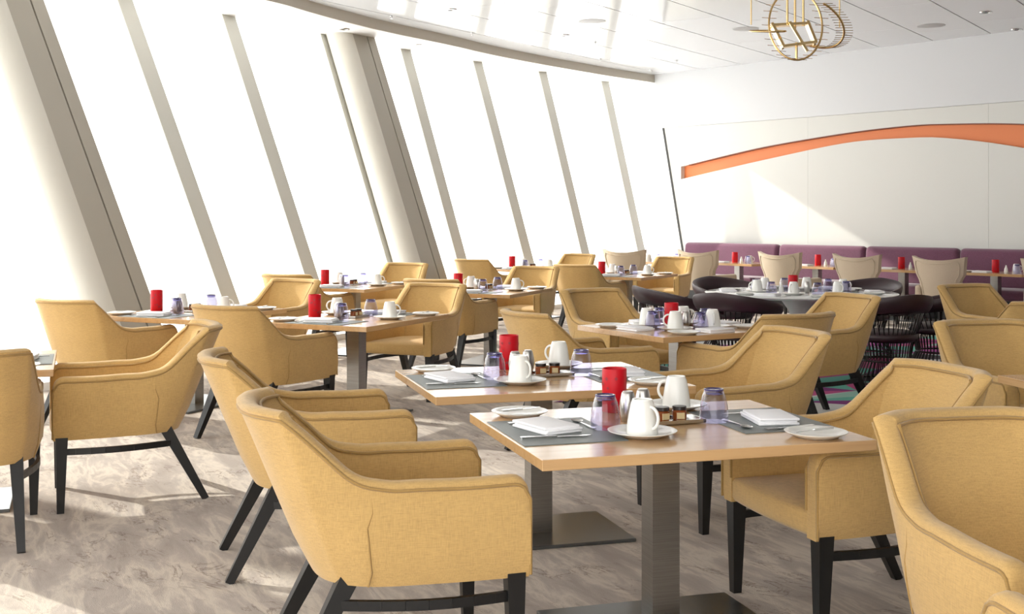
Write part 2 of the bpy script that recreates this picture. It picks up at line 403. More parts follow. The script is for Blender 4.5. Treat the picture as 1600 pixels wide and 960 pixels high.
# unseen rest of the room; rear wall left partly open for fill light
struct('wall_rear', G().box((8.05, -3.26, 2.1), (11.1, 0.12, 4.2)).mesh('wall'), 'upper')
struct('wall_right', G().box((13.56, 5.0, 2.1), (0.12, 16.6, 4.2)).mesh('wall'), 'upper')

# ------------------------------------------------------------------ patterned carpet under the round table
RT = Vector((2.82, 11.58))
rug_cols = [(0.10, 0.36, 0.29), (0.42, 0.055, 0.19), (0.17, 0.015, 0.15), (0.55, 0.56, 0.55), (0.27, 0.47, 0.40), (0.30, 0.03, 0.22), (0.03, 0.02, 0.03)]
def make_rug():
    rnd = random.Random(5); st = 0.62; n = 13; pts = {}
    for i in range(-n, n + 1):
        for j in range(-n, n + 1): pts[i, j] = Vector(((i + 0.5 * (j % 2)) * st + rnd.uniform(-.26, .26), j * st * 0.8 + rnd.uniform(-.2, .2)))
    vs = []; fs = []; ms = []; rad = 3.25
    for i in range(-n, n):
        for j in range(-n, n):
            a, b, c, d = pts[i, j], pts[i + 1, j], pts[i + 1, j + 1], pts[i, j + 1]
            for tri in ((a, b, c), (a, c, d)):
                if sum((p.length for p in tri)) / 3 > rad: continue
                o = len(vs); vs += [(p.x, p.y, 0.006) for p in tri]; fs.append([o, o + 1, o + 2]); ms.append(rnd.choice((0, 0, 1, 1, 2, 3, 3, 4, 5, 6)))
    me = bpy.data.meshes.new('patterned_carpet'); me.from_pydata(vs, [], fs)
    for i, c in enumerate(rug_cols): me.materials.append(plain('carpet_facet_%d' % i, c, 0.95))
    for p, m_ in zip(me.polygons, ms): p.material_index = m_
    me.update(); return me
rug = obj('patterned_carpet', make_rug(), None); rug.location = (3.6, 11.4, 0); tag(rug, 'teal, magenta and white faceted carpet area beneath the round table', 'carpet')

# ------------------------------------------------------------------ yellow armchair
def lerp(a, b, t): return a + (b - a) * t
def make_armchair():
    ctl1 = [Vector(p) for p in [(.335, .29, .335, .29, .67), (.333, .15, .338, .15, .668), (.325, .02, .343, .01, .672), (.314, -.09, .343, -.12, .676), (.292, -.165, .334, -.26, .718), (.252, -.232, .290, -.415, .888)]]
    ctl2 = [Vector(p) for p in [(.252, -.232, .290, -.415, .888), (.18, -.276, .200, -.480, .891), (.10, -.296, .105, -.510, .890), (0, -.302, 0, -.518, .889)]]
    half = []
    for d in (0.0, .006, .018, .034): half.append(Vector((.335, .34 - d, .335, .34 - d, .62 + math.sqrt(max(0, .05 ** 2 - (.05 - d) ** 2)))))
    half += catmull(ctl1, 5)[:-1]; half += [ctl1[-1].lerp(ctl2[0], 0)]; half += catmull(ctl2, 4)[1:]
    path = half + [Vector((-h[0], h[1], -h[2], h[3], h[4])) for h in half[-2::-1]]
    hb, zr, th = .36, .886, .068; n = len(path)
    def P(i, z): h = path[i]; w = (z - hb) / (zr - hb); w = w * (0.75 + 0.25 * w); return Vector((lerp(h[0], h[2], w), lerp(h[1], h[3], w)))
    def nrm(i, z):
        a, b = P(max(i - 1, 0), z), P(min(i + 1, n - 1), z); t = (b - a)
        if t.length < 1e-6: t = Vector((0, -1))
        t.normalize(); return Vector((t.y, -t.x)) * (1)
    vs = []; fs = []; outer = []; inner = []; K = None
    for i in range(n):
        zt = path[i][4]; sec = []
        for kz in range(6):
            z = lerp(hb, zt - .022, kz / 5); b_ = .012 * math.sin(math.pi * min(1, kz / 5)); q = P(i, z) - nrm(i, z) * b_
            if kz == 0: q = P(i, z) + nrm(i, z) * .012
            sec.append(Vector((q.x, q.y, z)))
        ps, nn = P(i, zt), nrm(i, zt)
        for dx, dz in ((.004, -.008), (.014, -.001), (.034, .003), (.054, -.001), (.064, -.008), (.068, -.022)):
            q = ps + nn * dx; sec.append(Vector((q.x, q.y, zt + dz)))
        for kz in range(1, 5):
            z = lerp(zt - .022, .40, kz / 4); q = P(i, z) + nrm(i, z) * th; sec.append(Vector((q.x, q.y, z)))
        q = P(i, hb) + nrm(i, hb) * th; sec.append(Vector((q.x, q.y, hb)))
        K = len(sec); vs += sec
        a = P(i, zt - .020) - nrm(i, zt) * .001; outer.append(Vector((a.x, a.y, zt - .022)))
        a = P(i, zt - .020) + nrm(i, zt) * .069; inner.append(Vector((a.x, a.y, zt - .024)))
    for i in range(n - 1):
        for j in range(K): fs.append([i * K + j, i * K + (j + 1) % K, (i + 1) * K + (j + 1) % K, (i + 1) * K + j])
    fs += [list(range(K))[::-1], [(n - 1) * K + j for j in range(K)]]
    root = empty('armchair')
    obj('shell', mesh('shell', vs, fs, 50), 'yellow', root)
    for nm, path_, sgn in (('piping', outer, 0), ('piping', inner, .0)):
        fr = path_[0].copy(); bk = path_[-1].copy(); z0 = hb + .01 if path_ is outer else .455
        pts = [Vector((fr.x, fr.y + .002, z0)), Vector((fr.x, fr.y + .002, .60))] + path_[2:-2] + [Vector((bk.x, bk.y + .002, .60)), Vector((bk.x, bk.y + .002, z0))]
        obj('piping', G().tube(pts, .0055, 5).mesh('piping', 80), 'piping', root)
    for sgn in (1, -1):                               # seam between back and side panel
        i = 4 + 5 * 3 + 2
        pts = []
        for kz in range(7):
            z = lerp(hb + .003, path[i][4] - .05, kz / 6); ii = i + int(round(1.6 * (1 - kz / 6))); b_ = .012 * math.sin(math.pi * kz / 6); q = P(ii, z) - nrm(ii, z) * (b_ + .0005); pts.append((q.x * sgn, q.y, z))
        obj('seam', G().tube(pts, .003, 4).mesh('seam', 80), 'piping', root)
    g = G(); sv = []; sf = []; nx, ny = 9, 9        # seat with crowned top and bowed front apron
    for lay in range(4):
        for iy in range(ny):
            for ix in range(nx):
                u = ix / (nx - 1) * 2 - 1; v = iy / (ny - 1)
                hw = lerp(.272, .215, max(0, .55 - v) / .55); y = lerp(-.225, .335 + .016 * (1 - u * u), v); x = u * hw
                e = min(1, (1 - abs(u)) / .12) * min(1, (1 - v) / .06 + .0); crown = .022 * (1 - u * u) * (1 - (2 * v - 1) ** 4)
                z = (.365, .38, .440, .452 + crown)[lay]
                ins = (.010, 0, 0, .012)[lay]
                sv.append(Vector((x * (1 - ins), y - (ins if iy == ny - 1 else 0), z)))
    NN = nx * ny
    for iy in range(ny - 1):
        for ix in range(nx - 1):
            q = [iy * nx + ix, iy * nx + ix + 1, (iy + 1) * nx + ix + 1, (iy + 1) * nx + ix]
            sf.append(q[::-1]); sf.append([k_ + 3 * NN for k_ in q])
    ring = [ix for ix in range(nx)] + [iy * nx + nx - 1 for iy in range(1, ny)] + [(ny - 1) * nx + ix for ix in range(nx - 2, -1, -1)] + [iy * nx for iy in range(ny - 2, 0, -1)]
    for l in range(3):
        for a, b in zip(ring, ring[1:] + ring[:1]): sf.append([l * NN + a, l * NN + b, (l + 1) * NN + b, (l + 1) * NN + a])
    obj('seat', mesh('seat', sv, sf, 60), 'yellow', root)
    for s in (1, -1):
        obj('leg', G().bar((s * .300, .300, .375), (s * .298, .305, 0), .058, .034, (0, 1, 0)).mesh('leg'), 'blackwood', root)
        obj('leg', G().bar((s * .225, -.195, .385), (s * .248, -.400, 0), .058, .034, (0, 1, 0)).mesh('leg'), 'blackwood', root)
        st = G(); pts = [Vector((s * (lerp(.299, .240, k_ / 8) + .045 * math.sin(math.pi * k_ / 8)), lerp(.302, -.245, k_ / 8), .300)) for k_ in range(9)]
        for a, b in zip(pts, pts[1:]): st.bar(a, b, (.018, .030))
        obj('stretcher', st.mesh('stretcher'), 'blackwood', root)
    return root
armchair = Kind(make_armchair())
GY = 'golden yellow armchairs at the dining tables'
def chair(F, head, label):
    d = dirv(head); o = Vector(F) - d * .34
    return armchair.put((o.x, o.y, 0), R(head - 90), label, 'armchair', GY)
for F, h, l in [
    ((-.04, 3.94), 16.5, 'golden armchair in the foreground at the left end of the nearest table'),
    ((-.49, 5.17), 16.5, 'golden armchair just behind the foreground one, left end of second table'),
    ((.93, 4.32), 198, 'golden armchair tucked under the right end of the nearest table'),
    ((.74, 5.72), 202, 'golden armchair at the right end of the second table, inside visible'),
    ((-2.37, 6.10), 202, 'golden armchair facing left on the left side, all legs visible'),
    ((-2.64, 5.74), 112, 'golden armchair cut by the left picture edge, seen from behind'),
    ((-1.50, 8.32), 61, 'golden armchair seen from behind at the left end of the steel-column table'),
    ((-.94, 9.41), 247, 'golden armchair facing us across the steel-column table left of centre'),
    ((-2.76, 8.87), 63, 'golden armchair seen from behind beside the left slanted column'),
    ((-2.33, 10.15), 242, 'golden armchair facing us behind the table by the left column'),
    ((-1.96, 12.45), 68, 'golden armchair whose back rises behind another, left of the window table'),
    ((-1.55, 13.85), 250, 'golden armchair facing us in front of the middle slanted column'),
    ((-.45, 11.55), 67, 'golden armchair hidden behind the one facing us, one arm to the right'),
    ((-.01, 12.85), 248, 'golden armchair facing us behind the table with white-patterned tumblers, centre'),
    ((.74, 7.53), 28, 'golden armchair with a rounded back behind the second table'),
    ((1.0, 8.72), 300, 'golden armchair on the far left side of the four-seat table'),
    ((1.35, 7.69), 118, 'golden armchair seen from behind at the near right of the four-seat table'),
    ((1.84, 8.37), 208, 'golden armchair facing left between four-seat table and dark wire chairs'),
    ((1.12, 14.75), 60, 'golden armchair seen from behind at the table before the cream chair'),
    ((1.95, 16.1), 242, 'golden armchair facing us in front of the second cream chair'),
    ((-.11, 16.46), 55, 'golden armchair against the window right of the middle column'),
    ((.60, 17.45), 235, 'small distant golden armchair facing us near the windows'),
    ((2.72, 5.79), 280, 'golden armchair facing us at the right picture edge, mid-height'),
    ((1.46, 2.74), 280, 'large golden armchair in the lower right corner, inside of back visible'),
    ((1.34, 2.60), 100, 'golden armchair of which only an arm shows at bottom right'),
    ((4.10, 9.30), 292, 'golden armchair turned right beside the dark wire chairs'),
    ((3.50, 8.75), 100, 'golden armchair back just entering at the right picture edge'),
]: chair(F, h, l)

# ------------------------------------------------------------------ square tables
def make_table(L, W):
    root = empty('dining_table')
    top = G().rbox((0, 0, .7025), (L, W, .035), .002, 1)
    obj('table_top', top.mesh('table_top'), 'wood', root)
    obj('column', G().box((0, 0, .35), (.102, .102, .67)).mesh('column'), 'steel', root)
    obj('base_plate', G().rbox((0, 0, .008), (.76, .52, .016), .003, 1).mesh('base_plate'), 'plate', root)
    obj('mounting_plate', G().box((0, 0, .681), (.5, .4, .008)).mesh('mounting_plate'), 'blackwood', root)
    return root
table2 = Kind(make_table(1.17, .90)); table4 = Kind(make_table(1.0, .96)); tablew = Kind(make_table(1.05, .70))
# table ware prototypes
def single(name, g, mat, sm=None): return Kind(obj(name, g.mesh(name, sm), mat))
placemat = single('placemat', G().box((0, 0, .0015), (.36, .465, .003)), 'mat')
def napkin_g():
    g = G()
    for i, (dx, dy, w) in enumerate(((0, 0, 1), (.004, -.004, .98), (-.003, .003, .97))):
        g.rbox((dx, dy, .005 + .0080 * i), (.150 * w, .215 * w, .0095), .0038, 2, .002 if i == 2 else 0)
    return g
napkin = single('napkin', napkin_g(), 'linen', 50)
side_plate = single('side_plate', G().lathe([(.0, .004), (.062, .004), (.064, .0), (.070, .0), (.092, .012), (.105, .018), (.106, .020), (.103, .021), (.088, .016), (.066, .009), (0, .008)], 32), 'china', 40)
saucer = single('saucer', G().lathe([(.0, .004), (.055, .004), (.057, 0), (.064, 0), (.095, .012), (.117, .020), (.118, .022), (.114, .023), (.090, .016), (.060, .010), (0, .009)], 32), 'china', 40)
def make_cup():
    r = empty('cup')
    obj('bowl', G().lathe([(.0485, 0), (.0535, 0), (.0525, .025), (.047, .065), (.040, .100), (.036, .110), (.034, .116), (.031, .116), (.030, .112), (0, .112)], 28).mesh('bowl', 40), 'china', r)
    pts = [Vector((.044 + .034 * math.sin(R(a)), 0, .058 - .036 * math.cos(R(a)))) for a in range(0, 181, 15)]; pts[0].x += .006; pts[-1].x -= .002
    obj('handle', G().tube(pts, .0055, 8).mesh('handle', 60), 'china', r); return r
cup = Kind(make_cup())
def make_tumbler():
    r = empty('tumbler')
    obj('wall', G().lathe([(.051, .0), (.0525, .004), (.0525, .030), (.049, .062), (.043, .090), (.037, .106), (.034, .112)], 28).mesh('wall', 40), 'tumbler', r)
    r.children[0].data.materials[0] = M['tumbler']
    obj('thick_base', G().lathe([(0, .098), (.030, .099), (.035, .104), (.0355, .110), (.033, .117), (.030, .118), (.027, .115), (0, .114)], 24).mesh('thick_base', 40), 'tumblerbase', r)
    obj('foot_ring', G().tube([(.0335 * math.cos(2 * math.pi * i / 24), .0335 * math.sin(2 * math.pi * i / 24), .1155) for i in range(24)], .0028, 6, True).mesh('foot_ring', 80), 'violet', r); return r
tumbler = Kind(make_tumbler())
def make_candle():
    r = empty('candle_holder')
    obj('glass', G().lathe([(0, 0), (.045, 0), (.047, .003), (.047, .162), (.0455, .165), (.043, .162), (.042, .02), (0, .02)], 28).mesh('glass', 40), 'redglass', r)
    rnd = random.Random(3)
    for i in range(22):
        a = rnd.uniform(0, 2 * math.pi); z = rnd.uniform(.015, .14); t = Vector((-math.sin(a), math.cos(a), 0)); n = Vector((math.cos(a), math.sin(a), 0)); c = n * .0476 + Vector((0, 0, z)); s = rnd.uniform(.006, .0095)
        obj('leaf_motif', mesh('leaf_motif', [c - t * s, c + Vector((0, 0, -s)), c + t * s, c + Vector((0, 0, s))], [[0, 1, 2, 3]]), 'reddark', r)
    return r
candle = Kind(make_candle())
shaker = single('shaker', G().lathe([(.020, 0), (.023, .003), (.029, .035), (.031, .055), (.029, .075), (.023, .103), (.021, .107), (.019, .108), (.018, .111), (0, .112)], 14), 'pewter', 60)
white_shaker = single('white_shaker', G().lathe([(.024, 0), (.026, .004), (.022, .05), (.012, .075), (.008, .09), (.009, .098), (0, .1)], 16), 'china', 60)
def make_jar():
    r = empty('jam_jar')
    obj('glass', G().lathe([(.022, 0), (.026, .003), (.026, .034), (.022, .038)], 18).mesh('glass', 40), 'jar', r)
    obj('lid', G().lathe([(.0245, .038), (.0255, .039), (.0255, .050), (.0245, .051)], 18).mesh('lid', 40), 'jarlid', r)
    obj('paper_label', G().box((0, -.0245, .019), (.028, .005, .022)).mesh('paper_label'), 'label', r); return r
jar = Kind(make_jar())
def tray_g():
    g = G().rbox((0, 0, .006), (.22, .115, .006), .0025, 1)
    for s in (-1, 1): g.box((s * .107, 0, .011), (.006, .115, .012)); g.box((0, s * .0545, .011), (.22, .006, .012))
    return g
tray = single('jam_tray', tray_g(), 'chrome')
def knife_g(L):
    g = G(); g.prism([(-L / 2, -.0075), (-L / 2 + .005, -.009), (0, -.006), (0, .006), (-L / 2 + .005, .009), (-L / 2, .0075)], 0, .007)
    g.prism([(0, -.0055), (.01, -.010), (L / 2 - .03, -.010), (L / 2, .0045), (L / 2 - .01, .007), (0, .006)], .0025, .0045); return g
knife = single('table_knife', knife_g(.25), 'chrome'); butter = single('butter_knife', knife_g(.17), 'chrome')
def fork_g():
    g = G(); g.prism([(-.11, -.009), (-.105, -.010), (.0, -.0035), (.03, -.005), (.045, -.012), (.045, .012), (.03, .005), (0, .0035), (-.105, .010), (-.11, .009)], .001, .0045)
    for i in range(4): g.prism([(.045, -.012 + i * .0068), (.10, -.0115 + i * .0068), (.10, -.009 + i * .0068), (.045, -.0084 + i * .0068)], .003, .0055)
    return g
fork = single('fork', fork_g(), 'chrome')
def spoon_g():
    g = G(); g.prism([(-.10, -.007), (.02, -.0028), (.045, -.004), (.045, .004), (.02, .0028), (-.10, .007)], .002, .0055)
    vs = []; fs = []; n = 14
    for k_, (s, z) in enumerate(((1, .007), (.8, .003), (.45, .0005), (.0001, 0))):
        for j in range(n): t = 2 * math.pi * j / n; vs.append((.066 + .030 * s * math.cos(t), .020 * s * math.sin(t), z))
    for k_ in range(3):
        for j in range(n): fs.append([k_ * n + j, k_ * n + (j + 1) % n, (k_ + 1) * n + (j + 1) % n, (k_ + 1) * n + j])
    return g.add(vs, fs)
spoon = single('spoon', spoon_g(), 'chrome', 60)

def lay_table(kind, c, ang, desc, where, ends, hz=.72, L=1.17, W=.90, detail=2, seats=None, cups=((-.14, -.17), (.21, .33))):
    """table with its things. ends: phrases for the place at -x and at +x"""
    c = Vector(c); ca = dirv(ang); cb = Vector((-ca.y, ca.x))
    kind.put((c.x, c.y, 0), R(ang), desc, 'table', 'square oak tables on steel columns')
    def put(k_, x, y, rz, label, cat, grp, dz=0.0):
        q = c + ca * x + cb * y; return k_.put((q.x, q.y, hz + dz), R(ang + rz), label, cat, grp)
    ex = L / 2 - .585
    for i, (s, e) in enumerate(zip((1, -1), ends)):
        rz = 0 if s > 0 else 180
        def pl(k_, x, y, r_, nm, cat, grp, dz=0.0): put(k_, s * (x - ex), s * y, rz + r_, '%s at %s of %s' % (nm, e, where), cat, grp, dz)
        pl(placemat, -.395, .0, 0, 'grey placemat', 'placemat', 'grey placemats')
        pl(napkin, -.415, .030, 16 - 26 * i, 'folded white napkin', 'napkin', 'folded white napkins', .003)
        pl(side_plate, -.42, .341, 0, 'white side plate', 'plate', 'white side plates')
        pl(butter, -.41, .345, 14, 'butter knife', 'knife', 'butter knives', .021)
        pl(fork, -.405, .185, 9, 'steel fork', 'fork', 'steel forks', .003)
        pl(knife, -.43, -.125, -4, 'steel table knife', 'knife', 'steel table knives', .003)
        pl(spoon, -.262, .075, 92, 'steel teaspoon', 'spoon', 'steel teaspoons', .003)
        pl(tumbler, -.213, -.010, 20 * i, 'upturned violet tumbler', 'glass', 'upturned violet tumblers', .0035)
        cx, cy = cups[i]
        put(saucer, cx, cy, 0, 'white saucer at %s of %s' % (e, where), 'saucer', 'white saucers')
        put(cup, cx, cy, -70 + 200 * i, 'upturned white cup at %s of %s' % (e, where), 'cup', 'upturned white cups', .010)
    put(candle, -.045, .335, 0, 'red patterned candle holder on %s' % where, 'candle holder', 'red candle holders')
    put(shaker, -.080, .110, 0, 'left pewter shaker beside candle on %s' % where, 'shaker', 'pewter shakers')
    put(shaker, -.005, .150, 0, 'right pewter shaker beside candle on %s' % where, 'shaker', 'pewter shakers')
    put(tray, .062, .045, 3, 'small metal tray with jam jars on %s' % where, 'tray', 'jam trays')
    put(jar, .024, .040, 10, 'left jam jar on the tray of %s' % where, 'jar', 'small jam jars', .009)
    put(jar, .092, .042, -12, 'right jam jar on the tray of %s' % where, 'jar', 'small jam jars', .009)

def ctr(front, ang, L=1.17, W=.90): return Vector(front) + dirv(ang) * L / 2 + dirv(ang + 90) * W / 2
lay_table(table2, (.5275, 4.208), 16.3, 'nearest oak table on a brushed steel column', 'the nearest table', ('left end', 'right end'))
lay_table(table2, (.122, 5.466), 16.3, 'second oak table directly behind the nearest one', 'the second table', ('left end', 'right end'))
lay_table(table2, ctr((-.977, 7.944), 65), 65, 'oak table left of centre with visible steel column', 'the steel-column table left of centre', ('near end', 'far end'), cups=((.02, -.27), (.2, .3)))
lay_table(table2, ctr((-2.31, 8.485), 65), 65, 'oak table beside the left slanted column', 'the table by the left column', ('near end', 'far end'), cups=((.02, -.27), (.2, .3)))
lay_table(table2, ctr((-1.50, 12.03), 68), 68, 'small oak table before the windows, left of the middle column', 'the small window table', ('near end', 'far end'), cups=((.02, -.27), (.2, .3)))
lay_table(table2, ctr((-.02, 11.20), 68), 68, 'oak table in the centre, right of the middle column', 'the centre table right of middle column', ('near end', 'far end'), cups=((.02, -.27), (.2, .3)))
lay_table(table2, ctr((1.56, 14.30), 60), 60, 'oak table in front of the cream chair by the windows', 'the table before the cream chair', ('near end', 'far end'), cups=((.02, -.27), (.2, .3)))
lay_table(table2, (.30, 17.0), 55, 'farthest oak table close to the windows', 'the farthest window table', ('near end', 'far end'), cups=((.02, -.27), (.2, .3)))
lay_table(table2, (-2.93, 5.97), 20, 'oak table whose corner peeps in at the left edge', 'the table at the left picture edge', ('far left end', 'right end'))
table2.put((2.82, 5.05, 0), R(100), 'oak table whose corner enters at the right edge', 'table', 'square oak tables on steel columns')
# four-seat table, a place on every side
cc = Vector((1.12, 7.92)); table4.put((cc.x, cc.y, 0), R(30), 'four-seat oak table in front of the round marble table', 'table', 'square oak tables on steel columns')
for i, e in enumerate(('left side', 'near side', 'right side', 'far side')):
    d = dirv(210 + 90 * i); t = Vector((d.y, -d.x)); w = e + ' of the four-seat table'; a = 30 + 90 * i   # t points to the diner's left
    def q(o_, l_, dz=0.0): p = cc + d * o_ + t * l_; return (p.x, p.y, .72 + dz)
    napkin.put(q(.365, 0), R(a + 3), 'folded white napkin at %s' % w, 'napkin', 'folded white napkins')
    side_plate.put(q(.375, .258), 0, 'white side plate at %s' % w, 'plate', 'white side plates')
    tumbler.put(q(.221, 0), 0, 'upturned violet tumbler at %s' % w, 'glass', 'upturned violet tumblers')
    saucer.put(q(.155, -.155), 0, 'white saucer at %s' % w, 'saucer', 'white saucers')
    cup.put(q(.155, -.155, .010), R(a + 150), 'upturned white cup at %s' % w, 'cup', 'upturned white cups')
def q(x, y): p = cc + dirv(30) * x + dirv(120) * y; return (p.x, p.y, .72)
candle.put(q(-.04, .035), 0, 'red patterned candle holder on the four-seat table', 'candle holder', 'red candle holders')
shaker.put(q(.01, -.055), 0, 'left pewter shaker on the four-seat table', 'shaker', 'pewter shakers')
shaker.put(q(.052, .005), 0, 'right pewter shaker on the four-seat table', 'shaker', 'pewter shakers')

# ------------------------------------------------------------------ round marble table and wire chairs
rt = empty('round_table', (RT.x, RT.y, 0)); tag(rt, 'large round white table on a tulip pedestal', 'table')
obj('table_top', G().lathe([(0, .692), (.86, .692), (.915, .708), (.923, .714), (.923, .718), (.918, .720), (0, .720)], 64).mesh('table_top', 30), 'marble', rt)
obj('pedestal', G().lathe([(.40, 0), (.40, .012), (.30, .03), (.14, .10), (.09, .25), (.085, .40), (.11, .54), (.19, .65), (.26, .692)], 32).mesh('pedestal', 50), 'pedestal', rt)
for j, a in enumerate((-69, -9, 51, 111, 171, 231)):
    d = dirv(a); t = Vector((-d.y, d.x)); nm = ('near right', 'right', 'far right', 'far left', 'left', 'near left')[j]
    def at(r_, s_, z=.72): p = RT + d * r_ + t * s_; return (p.x, p.y, z)
    w = '%s place of the round table' % nm
    side_plate.put(at(.66, -.24), 0, 'white side plate at %s' % w, 'plate', 'white side plates')
    napkin.put(at(.70, 0), R(a + 180 + 5), 'folded white napkin at %s' % w, 'napkin', 'folded white napkins')
    saucer.put(at(.42, .13), 0, 'white saucer at %s' % w, 'saucer', 'white saucers')
    cup.put(at(.42, .13, .73), R(a), 'upturned white cup at %s' % w, 'cup', 'upturned white cups')
    tumbler.put(at(.42, -.10), 0, 'upturned violet tumbler at %s' % w, 'glass', 'upturned violet tumblers')
    knife.put(at(.70, .17), R(a), 'steel table knife at %s' % w, 'knife', 'steel table knives')
    fork.put(at(.70, -.16), R(a + 180), 'steel fork at %s' % w, 'fork', 'steel forks')
candle.put((RT.x - .06, RT.y + .05, .72), 0, 'red patterned candle holder in the middle of the round table', 'candle holder', 'red candle holders')
shaker.put((RT.x + .04, RT.y - .10, .72), 0, 'left pewter shaker in the middle of the round table', 'shaker', 'pewter shakers')
white_shaker.put((RT.x - .20, RT.y - .06, .72), 0, 'white pourer in the middle of the round table', 'pourer')

def make_wire_chair():
    root = empty('wire_chair'); pts = []; n = 36
    vs = []; fs = []
    for i in range(n + 1):
        a = R(-128 + 256 * i / n); k_ = abs(a) / R(128)        # 0 = back
        r0 = .375 - .02 * k_; zt = .80 - .155 * (k_ ** 1.35); w = .175 - .075 * k_; c = Vector((math.sin(a), -math.cos(a), 0))
        sec = []
        for j in range(10):
            t = 2 * math.pi * j / 10; x = .034 * math.cos(t); z = w / 2 * math.sin(t)
            sec.append(c * (r0 + x + .35 * z) + Vector((0, .02, zt - w / 2 + z)))
        vs += sec
    for i in range(n):
        for j in range(10): fs.append([i * 10 + j, i * 10 + (j + 1) % 10, (i + 1) * 10 + (j + 1) % 10, (i + 1) * 10 + j])
    fs += [list(range(10))[::-1], [n * 10 + j for j in range(10)]]
    obj('padded_rail', mesh('padded_rail', vs, fs, 60), 'burgundy', root)
    g = G(); m = 44
    for i in range(m):
        a = 2 * math.pi * i / m; k_ = abs((a + math.pi) % (2 * math.pi) - math.pi); d = Vector((math.sin(a), -math.cos(a), 0))
        if k_ < R(126):
            g.tube([d * .30 + Vector((0, 0, .015)), d * .205 + Vector((0, 0, .20)), d * .225 + Vector((0, 0, .33)), d * .335 + Vector((0, .015, .66 - .11 * (k_ / R(126)) ** 1.35))], .0055, 4)
        else: g.tube([d * .30 + Vector((0, 0, .015)), d * .205 + Vector((0, 0, .20)), d * .23 + Vector((0, 0, .36))], .0055, 4)
    obj('wire_cage', g.mesh('wire_cage', 80), 'wire', root, 'stuff')
    for r_, z in ((.30, .012), (.205, .20), (.235, .375)):
        obj('ring', G().tube([(r_ * math.cos(2 * math.pi * i / 40), r_ * math.sin(2 * math.pi * i / 40), z) for i in range(40)], .009, 6, True).mesh('ring', 80), 'wire', root)
    obj('seat', G().lathe([(0, .37), (.24, .37), (.27, .39), (.275, .42), (.255, .45), (.15, .465), (0, .468)], 32).mesh('seat', 60), 'burgundy', root)
    return root
wire = Kind(make_wire_chair())
for a, l in ((188, 'dark burgundy wire chair on the left side of the round table'), (231, 'dark burgundy wire chair at the near left of the round table'),
             (291, 'dark burgundy wire chair at the near right, wire cage fully visible'), (336, 'dark burgundy wire chair on the right of the round table'),
             (46, 'dark burgundy wire chair at the far right of the round table'), (112, 'dark burgundy wire chair at the far left of the round table')):
    p = RT + dirv(a) * 1.28; wire.put((p.x, p.y, 0.006), R(a + 180 - 90), l, 'chair', 'burgundy wire chairs round the marble table')

# ------------------------------------------------------------------ banquette, its tables and cream chairs
def make_banquette(Lb):
    root = empty('banquette_section')
    tl = Matrix.Rotation(R(6), 3, 'X')
    obj('backrest', G().rbox((0, -.12, .70), (Lb - .012, .17, .60), .075, 5, 0, tl).mesh('backrest', 60), 'purple', root)
    obj('seat', G().rbox((0, .28, .385), (Lb - .012, .66, .15), .045, 3).mesh('seat', 60), 'purple', root)
    obj('plinth', G().box((0, .16, .155), (Lb - .012, .72, .31)).mesh('plinth'), 'blackwood', root)
    return root
wall_ang = math.degrees(math.atan2(WD.y, WD.x))
bs = [-4.30, -2.24, -.60, .96, 2.5, 4.05]
for i, (a, b) in enumerate(zip(bs, bs[1:])):
    o = make_banquette(b - a); q = wp((a + b) / 2, 0, .45); o.location = q; o.rotation_euler = (0, 0, R(wall_ang + 180))
    tag(o, ('purple velvet banquette section next to the windows', 'second purple velvet banquette section from the windows', 'third purple velvet banquette section from the windows', 'fourth purple velvet banquette section from the windows', 'fifth purple velvet banquette section from the windows')[i], 'banquette', 'purple banquette sections along the end wall')
TL0 = Vector((5.06, 17.27)); order = ('first', 'second', 'third', 'fourth')
for i, (v, cv) in enumerate(((-2.20, -2.32), (-.72, -.74), (.72, .66), (2.08, 2.05))):
    q = TL0 + WD * v; w = 'the %s banquette table' % order[i]
    tablew.put((q.x, q.y, 0), R(wall_ang), '%s oak table from the windows along the purple banquette' % order[i], 'table', 'oak tables along the banquette')
    def at(x, y, z=.72): p = TL0 + WD * x + WN * y; return (p.x, p.y, z)
    candle.put(at(cv, -.05), 0, 'red patterned candle holder on %s' % w, 'candle holder', 'red candle holders')
    white_shaker.put(at(cv + .17, .0), 0, 'white pourer on %s' % w, 'pourer')
    cup.put(at(cv + .27, -.08), 0, 'upturned white cup on %s' % w, 'cup', 'upturned white cups')
    tumbler.put(at(cv + .36, .08), 0, 'upturned violet tumbler on %s' % w, 'glass', 'upturned violet tumblers')
    napkin.put(at(cv - .05, .22), R(wall_ang + 90), 'folded white napkin on %s' % w, 'napkin', 'folded white napkins')
    side_plate.put(at(cv - .32, .15), 0, 'white side plate on %s' % w, 'plate', 'white side plates')
tablew.put((2.45, 19.7, 0), R(55), 'far oak table between the two leftmost cream chairs', 'table', 'oak tables along the banquette')
for i, (x, y) in enumerate(((2.25, 19.5), (2.42, 19.6), (2.75, 19.8))):
    (cup, tumbler, tumbler)[i].put((x, y, .72), 0, ('upturned white cup on the far table between cream chairs', 'left violet tumbler on the far table between cream chairs', 'right violet tumbler on the far table between cream chairs')[i], ('cup', 'glass', 'glass')[i])

